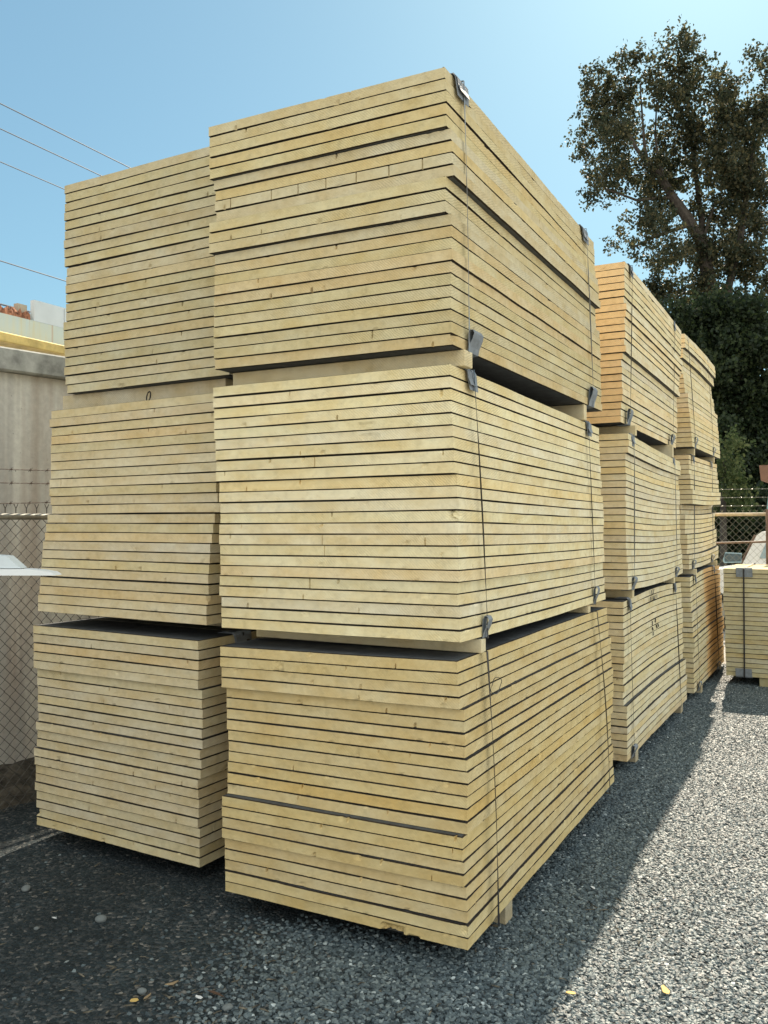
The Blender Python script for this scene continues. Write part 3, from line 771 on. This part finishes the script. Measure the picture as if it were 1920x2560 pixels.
for b_ in range(ny_ + 1):
    for a_ in range(nx_ + 1):
        edge = min(1, a_ / 3, (nx_ - a_) / 1.2)
        vs.append((-.75 + .745 * a_ / nx_ + (rs.normal(0, .008) if a_ < nx_ - 1 else 0), -2 + 4.88 * b_ / ny_ + rs.normal(0, .008), 3.80 + edge * (.20 + rs.normal(0, .017) + .015 * math.sin(b_ * .21))))
mb = MB(); mb.add(vs, [(b_*(nx_+1)+a_, b_*(nx_+1)+a_+1, (b_+1)*(nx_+1)+a_+1, (b_+1)*(nx_+1)+a_) for b_ in range(ny_) for a_ in range(nx_)])
mb.build('scrap_pile', mat('rust_scrap', (.30, .13, .07), 0.9, vary=.55, scale=26), tr)
for y in (-3.5, 5.5):
    for x in (-1.3, -.15):
        mb = MB(); mb.box((x, y, 0), (x + .12, y + .12, 3.617)); mb.build('leg', BRST, tr)

# white moulded lid jutting in from the left
WHT = mat('white_moulding', (.74, .78, .80), 0.35, vary=.04, scale=3, spec=.5)
lid = empty('white_panel', (-1.175, -1.003, 0), math.radians(28)); tag(lid, 'white moulded lid with a pointed tip jutting in before the left fence', 'lid')
mb = MB(); mb.prism([(.004, 1.617), (-.004, 1.623), (-.012, 1.629), (-.06, 1.637), (-.11, 1.641), (-.9, 1.642), (-.9, 1.618)], 'y', 0, .07); mb.build('rim', WHT, lid)
mb = MB(); mb.prism([(-.125, 1.6435), (-.135, 1.652), (-.178, 1.689), (-.186, 1.690), (-.9, 1.74), (-.9, 1.6435)], 'y', .005, .065); mb.build('raised_top', mat('white_top', (.60, .68, .72), 0.35, vary=.04, spec=.5), lid)
mb = MB(); mb.box((-.88, .0, 0), (-.62, .07, 1.616), .01); mb.build('cabinet', WHT, lid)

# ------------------------------------------------------------------ overhead wires
CAB = mat('cable', (.10, .13, .17), 0.6)
for k, (x, z, r, lab) in enumerate(((-12.7, 9.8, .011, 'topmost overhead wire crossing the sky at upper left'), (-13.6, 9.8, .011, 'second overhead wire from the top, upper left sky'),
                              (-14.97, 9.8, .011, 'third overhead wire down, ending behind the top of the left stack'), (-12.65, 6.8, .011, 'lone overhead wire halfway down the left stack'),
                              (-12.2, 5.85, .018, 'lowest overhead cable just above the steel trough'))):
    mb = MB(); mb.tube([(x, -12 + q * 8, z + .35 * math.cos(q * 2 * math.pi / 6) * .15) for q in range(20)], r, 6)
    tag(mb.build('overhead_wire', CAB), lab, 'wire', 'overhead wires in the sky at left')

# ------------------------------------------------------------------ car behind the fence
CARW = mat('white_car_paint', (.80, .80, .78), 0.25, vary=.02, scale=2, spec=.6)
GLASS = NT('car_glass', 0.06, 0.8); GLASS.col((.30, .42, .48)); GLASS = GLASS.m
TYRE = mat('tyre_rubber', (.02, .02, .02), 0.85)
car = empty('parked_car', (.27, 12.2, 0)); tag(car, 'white car parked beyond the right rear fence, its nose to the left', 'car')
body = [(-1.55, .35), (-1.6, .6), (-1.5, .92), (-.45, 1.08), (3.0, 1.10), (3.1, .9), (3.1, .35)]
mb = MB(); mb.prism(body, 'y', 0, 1.8); mb.build('body', CARW, car)
cab_ = [(-.48, 1.082), (-.24, 1.60), (-.16, 1.66), (2.3, 1.68), (2.9, 1.10), (2.9, 1.082)]
mb = MB(); mb.prism(cab_, 'y', .10, 1.7); mb.build('cabin', CARW, car)
mb = MB(); mb.prism([(-.20, 1.22), (-.10, 1.47), (.95, 1.49), (.95, 1.20)], 'y', .085, .099); mb.build('side_window', GLASS, car)
mb = MB(); mb.prism([(1.05, 1.20), (1.05, 1.49), (2.2, 1.50), (2.4, 1.20)], 'y', .085, .099); mb.build('side_window', GLASS, car)
mb = MB(); mb.tube([(-.50, .15, 1.10), (-.27, .16, 1.60)], .022, 6); mb.build('pillar_trim', BRST, car)
mb = MB(); mb.box((-.72, -.12, 1.15), (-.46, -.04, 1.30), .02); mi = mb.build('mirror', mat('mirror_shell', (.10, .14, .16), 0.3), car)
mb = MB(); mb.box((-.74, -.125, 1.14), (-.44, -.122, 1.31), .0005); 
mb2 = MB(); mb2.tube([(-.72, -.125, 1.15), (-.46, -.125, 1.16), (-.45, -.125, 1.30), (-.70, -.125, 1.31), (-.73, -.125, 1.2), (-.72, -.125, 1.15)], .012, 6); mb2.build('mirror_rim', mat('mirror_rim', (.35, .50, .55), 0.3), mi)
for x in (-.9, 2.3):
    for yy in (-.02, 1.6):
        mb = MB(); mb.tube([(x, yy, .33), (x, yy + .22, .33)], .33, 20); wh = mb.build('wheel', TYRE, car)
        mb = MB(); mb.tube([(x, yy - .01, .33), (x, yy + .0, .33)], .2, 16); mb.build('rim', STEELG, wh)

bp = empty('blue_post', (.0, 0, 0)); p = pix(1931, 1500, 11.4)
bp.location = (p.x, p.y, 0); tag(bp, 'light blue post carrying a brown box at the right edge behind the fence', 'post')
mb = MB(); mb.tube([(0, 0, 0), (0, 0, 1.9), (.03, 0, 2.3), (.08, 0, 2.55)], [.07, .07, .055, .04], 12); mb.build('pole', mat('blue_paint', (.22, .40, .50), 0.4), bp)
mb = MB(); mb.prism([(-.12, 2.36), (-.14, 2.56), (.6, 2.56), (.6, 2.30), (.0, 2.31)], 'y', -.1, .2); mb.build('box', mat('brown_box', (.20, .12, .095), 0.7), bp)

# ------------------------------------------------------------------ trees
def leaf_mat(name, c1, c2, c3):
    t = NT(name, 0.55, 0.35)
    geo = t.n('ShaderNodeNewGeometry')
    c = t.ramp(geo.outputs['Random Per Island'], [(0.0, c1), (0.55, c2), (0.9, c3), (1.0, c3)])
    t.col(c)
    tr_ = t.n('ShaderNodeBsdfTranslucent'); t.l(c, tr_.inputs[0])
    mx = t.n('ShaderNodeMixShader'); mx.inputs[0].default_value = 0.5
    out = t.t.nodes['Material Output']
    t.l(t.b.outputs[0], mx.inputs[1]); t.l(tr_.outputs[0], mx.inputs[2]); t.l(mx.outputs[0], out.inputs[0])
    return t.m
LEAF = leaf_mat('leaf_dark', (.024, .038, .020), (.048, .058, .032), (.13, .115, .055))
LEAF2 = leaf_mat('leaf_dense', (.018, .034, .018), (.032, .052, .024), (.06, .085, .03))
LEAF3 = leaf_mat('leaf_light', (.05, .08, .025), (.09, .12, .04), (.17, .19, .07))
BARK = mat('bark', (.07, .06, .05), 0.95, vary=.3, scale=6, bump=.6)

def leaves(name, clumps, D, size, matl, parent, seed, twig_len=.9, per=22, spread=1.2, mult=1.0):
    """clumps: (u, v, ru, rv, twigs) in photo pixels at depth D -> leaf sprays in a real volume"""
    r = np.random.default_rng(seed); P = []
    for (u, v, ru, rv, nt_) in clumps:
        c = np.array(pix(u, v, D)) + r.normal(0, spread, 1) * np.array(CF)
        k = D / FPX; a = ru * k; b = rv * k
        for _ in range(int(nt_ * mult)):
            d = r.normal(0, 1, 3); d /= np.linalg.norm(d); rad = r.random() ** .45
            s_ = c + d * rad * np.array([a, a, b])
            g = d * .55 + np.array([0, 0, .55]) + r.normal(0, .45, 3); g /= np.linalg.norm(g)
            ln = twig_len * r.uniform(.5, 1.3); n = int(per * r.uniform(.6, 1.3))
            t = r.random(n) ** .8
            curve = np.array([0, 0, -.25]) if r.random() < .5 else np.array([0, 0, .15])
            pts = s_ + np.outer(t * ln, g) + np.outer(t ** 2 * ln, curve) + r.normal(0, .085 * (size / .13), (n, 3)) * (1.3 - t[:, None] * .6)
            P.append(pts)
    P = np.concatenate(P); n = len(P)
    ax = r.normal(0, 1, (n, 3)); ax[:, 2] -= .5; ax /= np.linalg.norm(ax, axis=1)[:, None]
    o_ = r.normal(0, 1, (n, 3)); sd_ = np.cross(ax, o_); sd_ /= np.linalg.norm(sd_, axis=1)[:, None]
    s_ = size * r.uniform(.6, 1.25, n)[:, None]
    nn = np.cross(ax, sd_)
    V = np.stack([P, P + ax*s_*.5 + sd_*s_*.36 + nn*s_*.1, P + ax*s_, P + ax*s_*.5 - sd_*s_*.36 + nn*s_*.1], 1).reshape(-1, 3)
    F = np.arange(n * 4).reshape(-1, 4)
    me = bpy.data.meshes.new(name)
    me.vertices.add(len(V)); me.vertices.foreach_set('co', V.ravel())
    me.loops.add(n * 4); me.loops.foreach_set('vertex_index', F.ravel().astype(np.int32))
    me.polygons.add(n); me.polygons.foreach_set('loop_start', np.arange(0, n*4, 4, dtype=np.int32)); me.polygons.foreach_set('loop_total', np.full(n, 4, dtype=np.int32))
    me.update(calc_edges=True); me.materials.append(matl)
    o = bpy.data.objects.new(name, me); COL.objects.link(o)
    if parent: o.parent = parent
    return o

def limb(pts, D, mb, r0, r1, dz=0):
    P = [pix(u, v, D + dz * i) for i, (u, v) in enumerate(pts)]
    n = len(P); mb.tube(P, [lerp(r0, r1, i / (n - 1)) for i in range(n)], 7)

D1 = 42.0
tA = empty('tall_tree', (0, 0, 0)); tag(tA, 'tall dark leafy tree with a leaning trunk rising behind the stacks at right', 'tree')
mb = MB()
gb = pix(1815, 1300, D1); gb.z = 0
mb.tube([gb, pix(1805, 1150, D1), pix(1796, 950, D1), pix(1778, 740, D1), pix(1754, 604, D1), pix(1715, 540, D1), pix(1682, 494, D1), pix(1651, 441, D1), pix(1625, 415, D1)], [.55, .48, .42, .36, .30, .26, .22, .17, .13], 9)
limb([(1625, 415), (1590, 370), (1563, 316), (1535, 250)], D1, mb, .12, .04)
limb([(1620, 412), (1612, 370), (1607, 306), (1600, 210)], D1, mb, .10, .03)
limb([(1660, 450), (1645, 394), (1638, 340), (1642, 250)], D1, mb, .10, .03)
limb([(1778, 740), (1765, 640), (1745, 480), (1725, 330), (1712, 180)], D1, mb, .20, .04, .3)
limb([(1754, 620), (1770, 560), (1790, 500)], D1, mb, .10, .04)
limb([(1730, 560), (1640, 590), (1580, 620)], D1, mb, .12, .04, -.3)
limb([(1682, 494), (1590, 500), (1510, 470)], D1, mb, .10, .03, -.3)
limb([(1790, 850), (1850, 600), (1880, 400), (1890, 260)], D1, mb, .22, .05, .4)
mb.build('trunk', BARK, tA)
CL = [(1462,165,14,26,9),(1470,225,26,40,22),(1510,150,14,30,9),(1515,215,36,48,34),(1480,300,32,30,20),(1540,290,40,40,34),(1495,375,34,30,22),(1455,375,18,12,6),
      (1575,120,20,32,12),(1580,180,38,40,34),(1612,110,12,26,8),(1650,130,16,30,9),(1640,190,36,40,34),(1706,95,22,34,16),(1705,165,36,40,34),(1755,120,16,26,7),(1740,200,34,34,26),(1790,170,14,34,9),(1775,240,36,38,32),
      (1600,250,40,36,34),(1660,260,40,40,36),(1720,280,44,40,44),(1840,180,12,30,9),(1870,200,26,30,18),(1830,250,38,36,36),(1910,175,22,40,20),(1890,270,40,44,50),(1940,260,40,70,60),
      (1565,350,34,30,22),(1640,320,24,24,12),(1700,350,40,38,34),(1760,350,46,46,52),(1830,350,50,50,70),(1900,370,46,50,64),
      (1530,410,36,26,22),(1560,450,40,28,28),(1500,460,30,20,14),(1480,490,22,16,8),(1610,440,34,26,20),(1515,505,14,14,6),
      (1660,430,34,34,30),(1700,430,40,36,40),(1770,440,46,46,56),(1840,450,50,50,70),(1910,470,50,50,70),
      (1640,520,34,26,20),(1600,560,34,24,20),(1570,585,24,16,10),(1620,600,34,24,20),(1590,640,20,18,8),(1690,540,30,26,16),(1740,520,34,34,26),(1820,540,50,44,56),(1900,560,50,50,70),
      (1680,640,36,30,24),(1640,680,34,26,22),(1740,630,40,40,40),(1800,640,46,44,56),(1880,660,56,50,84),
      (1630,720,24,20,14),(1680,730,44,36,50),(1750,730,50,44,70),(1830,750,56,50,84),(1910,760,56,50,84)]
CL = [(u + (12 if u < 1520 else 0), v + 30 * max(0, min(1, (420 - v) / 150)), a, b, n) for u, v, a, b, n in CL]
leaves('crown', CL, D1, .17, LEAF, tA, 12, .8, 26, 1.2, 1.4)

D2 = 34.0
tB = empty('dense_tree', (0, 0, 0)); tag(tB, 'dense dark evergreen tree filling the right edge below the tall tree', 'tree', 'dense trees behind the far fence')
mb = MB(); g = pix(1850, 1300, D2); g.z = 0; mb.tube([g, pix(1848, 1000, D2), pix(1845, 820, D2)], [.35, .25, .1], 8); mb.build('trunk', BARK, tB)
CL2 = [(1680+60*i+(20 if j % 2 else 0), 830+58*j, 48, 44, 70) for j in range(9) for i in range(5)]
CL2 += [(1700, 800, 30, 30, 24), (1770, 790, 40, 30, 40), (1850, 800, 44, 30, 50)]
leaves('crown', CL2, D2, .17, LEAF2, tB, 31, .8, 26, 1.2, 1.6)
D3 = 26.0
tC = empty('ivy_bush', (0, 0, 0)); tag(tC, 'lighter green sunlit bush beside the farthest stack, behind the rear fence', 'bush')
mb = MB(); g = pix(1808, 1300, D3); g.z = 0; mb.tube([g, pix(1808, 1250, D3), pix(1812, 1150, D3)], [.12, .09, .05], 7); mb.build('trunk', BARK, tC)
leaves('crown', [(1806, 1120, 16, 26, 20), (1812, 1170, 20, 26, 30), (1820, 1215, 24, 24, 34), (1815, 1255, 24, 22, 34), (1850, 1262, 22, 14, 16)], D3, .11, LEAF3, tC, 8, .5, 22, .4)
D4 = 30.0
tD = empty('dark_hedge', (0, 0, 0)); tag(tD, 'dark unlit hedge behind the white car and the rear fence', 'hedge')
leaves('foliage', [(1760+42*i, 1290+40*j, 36, 34, 60) for j in range(4) for i in range(6)], D4, .18, LEAF2, tD, 77, .6, 24, .6, 2.0)

# dry slivers and twigs trodden into the dirt
rd = np.random.default_rng(19); mb = MB()
for k in range(420):
    x, y = rd.uniform(-3.0, 1.2), rd.uniform(-1.35, 1.0)
    if -2.6 < x < 0 and y > .1: continue
    if rd.random() < .35: x, y = rd.normal(-.75, .35), rd.normal(-.75, .25)
    a = rd.uniform(0, math.pi); ln = rd.uniform(.01, .05); wd = rd.uniform(.0008, .0035); c_, s_ = math.cos(a), math.sin(a)
    z = .006 + rd.uniform(0, .004); t1 = rd.uniform(-.1, .25) * ln; b_ = rd.normal(0, .15) * ln
    mb.loft([[(x - s_*wd, y + c_*wd, z), (x + s_*wd, y - c_*wd, z), (x, y, z + wd*1.4)], [(x + c_*ln*.5 - s_*(wd+b_), y + s_*ln*.5 + c_*(wd+b_), z + t1*.5), (x + c_*ln*.5 + s_*(wd-b_), y + s_*ln*.5 - c_*(wd-b_), z + t1*.5), (x + c_*ln*.5 - s_*b_, y + s_*ln*.5 + c_*b_, z + t1*.5 + wd*1.4)],
             [(x + c_*ln - s_*wd*.4, y + s_*ln + c_*wd*.4, z + t1), (x + c_*ln + s_*wd*.4, y + s_*ln - c_*wd*.4, z + t1), (x + c_*ln, y + s_*ln, z + t1 + wd*.6)]], True)
tag(mb.build('plant_debris', mat('dry_debris', (.13, .115, .085), .9, vary=.6, scale=30)), 'dry slivers and twigs trodden into the dark dirt', 'debris', kind='stuff')

# ------------------------------------------------------------------ litter on the ground
def gp(u, v):
    d = CF + CR * ((u - 960) / FPX) + CU * ((1280 - v) / FPX); return CAM + d * (-CAM.z / d.z)
LF = mat('dry_leaf', (.60, .42, .14), 0.7); PAPER = mat('white_scrap', (.75, .76, .76), 0.6); CHIP = mat('wood_chip', (.30, .22, .13), 0.9); ROCKM = mat('pale_rock', (.17, .19, .19), 0.8, vary=.2, scale=40)
def litter(name, u, v, sx, sy, rz, m, label, cat, h=.014, curl=.2):
    p = gp(u, v); rr = random.Random(int(u)); n = 9; vs = []; top = []
    for k in range(n):
        t = 2*math.pi*k/n; q = rr.uniform(.75, 1.1); x, y = sx*math.cos(t)*q, sy*math.sin(t)*q
        vs.append((x, y, curl * abs(y) + rr.uniform(0, .002)))
    mb = MB(); mb.loft([vs, [(x*.98, y*.98, z + .0018) for x, y, z in vs]], True)
    o = mb.build(name, m, loc=(p.x, p.y, h), rz=rz); return tag(o, label, cat)
litter('fallen_leaf', 1664, 2488, .016, .032, .5, LF, 'yellow fallen leaf on the sunlit gravel at lower right', 'leaf')
litter('fallen_leaf', 1426, 2493, .020, .012, .2, LF, 'small yellow fallen leaf on the gravel at the shadow edge', 'leaf')
litter('fallen_leaf', 336, 2512, .018, .012, 1.0, LF, 'crumpled pale yellow leaf on the dark dirt at bottom left', 'leaf')
litter('paper_scrap', 1482, 2227, .020, .008, -.6, PAPER, 'white scrap on the shaded gravel beside the front right stack', 'scrap')
litter('paper_scrap', 1461, 2095, .010, .007, .3, PAPER, 'small white scrap on the gravel farther back beside the front stack', 'scrap')
litter('paper_scrap', 1357, 2285, .007, .006, .3, PAPER, 'tiny white scrap on the gravel near the support block', 'scrap')
litter('paper_scrap', 135, 2303, .016, .004, .1, PAPER, 'thin white strip on the dark dirt at left', 'scrap')
litter('paper_scrap', 497, 2503, .020, .008, -.1, PAPER, 'white scrap on the dirt at the bottom of the picture', 'scrap')
litter('wood_chip', 430, 2470, .008, .030, -.5, CHIP, 'leaning brown wood chip on the dirt at the bottom', 'wood chip')
litter('wood_chip', 367, 2504, .006, .024, .1, CHIP, 'upright pale wood chip on the dirt at bottom left', 'wood chip')
litter('wood_chip', 540, 2494, .045, .008, -.1, mat('dark_chip', (.10, .06, .04), .9), 'long dark bark chip on the dirt at the bottom', 'wood chip')
def rock(u, v, r, label):
    p = gp(u, v); rr = np.random.default_rng(int(u)); import bmesh
    bm = bmesh.new(); bmesh.ops.create_icosphere(bm, subdivisions=3, radius=1)
    f = rr.normal(0, 1.6, (6, 3)); ph = rr.uniform(0, 6, 6)
    for q in bm.verts:
        n = sum(.06 * math.sin(float(f[k] @ np.array(q.co)) + ph[k]) for k in range(6)); q.co = q.co * (1 + n)
    me = bpy.data.meshes.new('stone'); bm.to_mesh(me); bm.free(); me.materials.append(ROCKM)
    me.polygons.foreach_set('use_smooth', np.ones(len(me.polygons), dtype=bool))
    o = bpy.data.objects.new('stone', me); COL.objects.link(o); o.location = (p.x, p.y, r*.35); o.scale = (r, r*.75, r*.6); o.rotation_euler = (0, 0, u)
    tag(o, label, 'stone')
rock(65, 2226, .026, 'large rounded grey stone on the dark dirt near the left edge')
rock(252, 2303, .026, 'grey stone among twigs on the dirt before the left stack')
rock(570, 2523, .020, 'smooth pale stone at the bottom of the picture')
rock(355, 2484, .022, 'brownish round stone on the dirt at the bottom')
rock(92, 2324, .014, 'small pale stone on the dirt at left')
print('objects', len(bpy.data.objects))
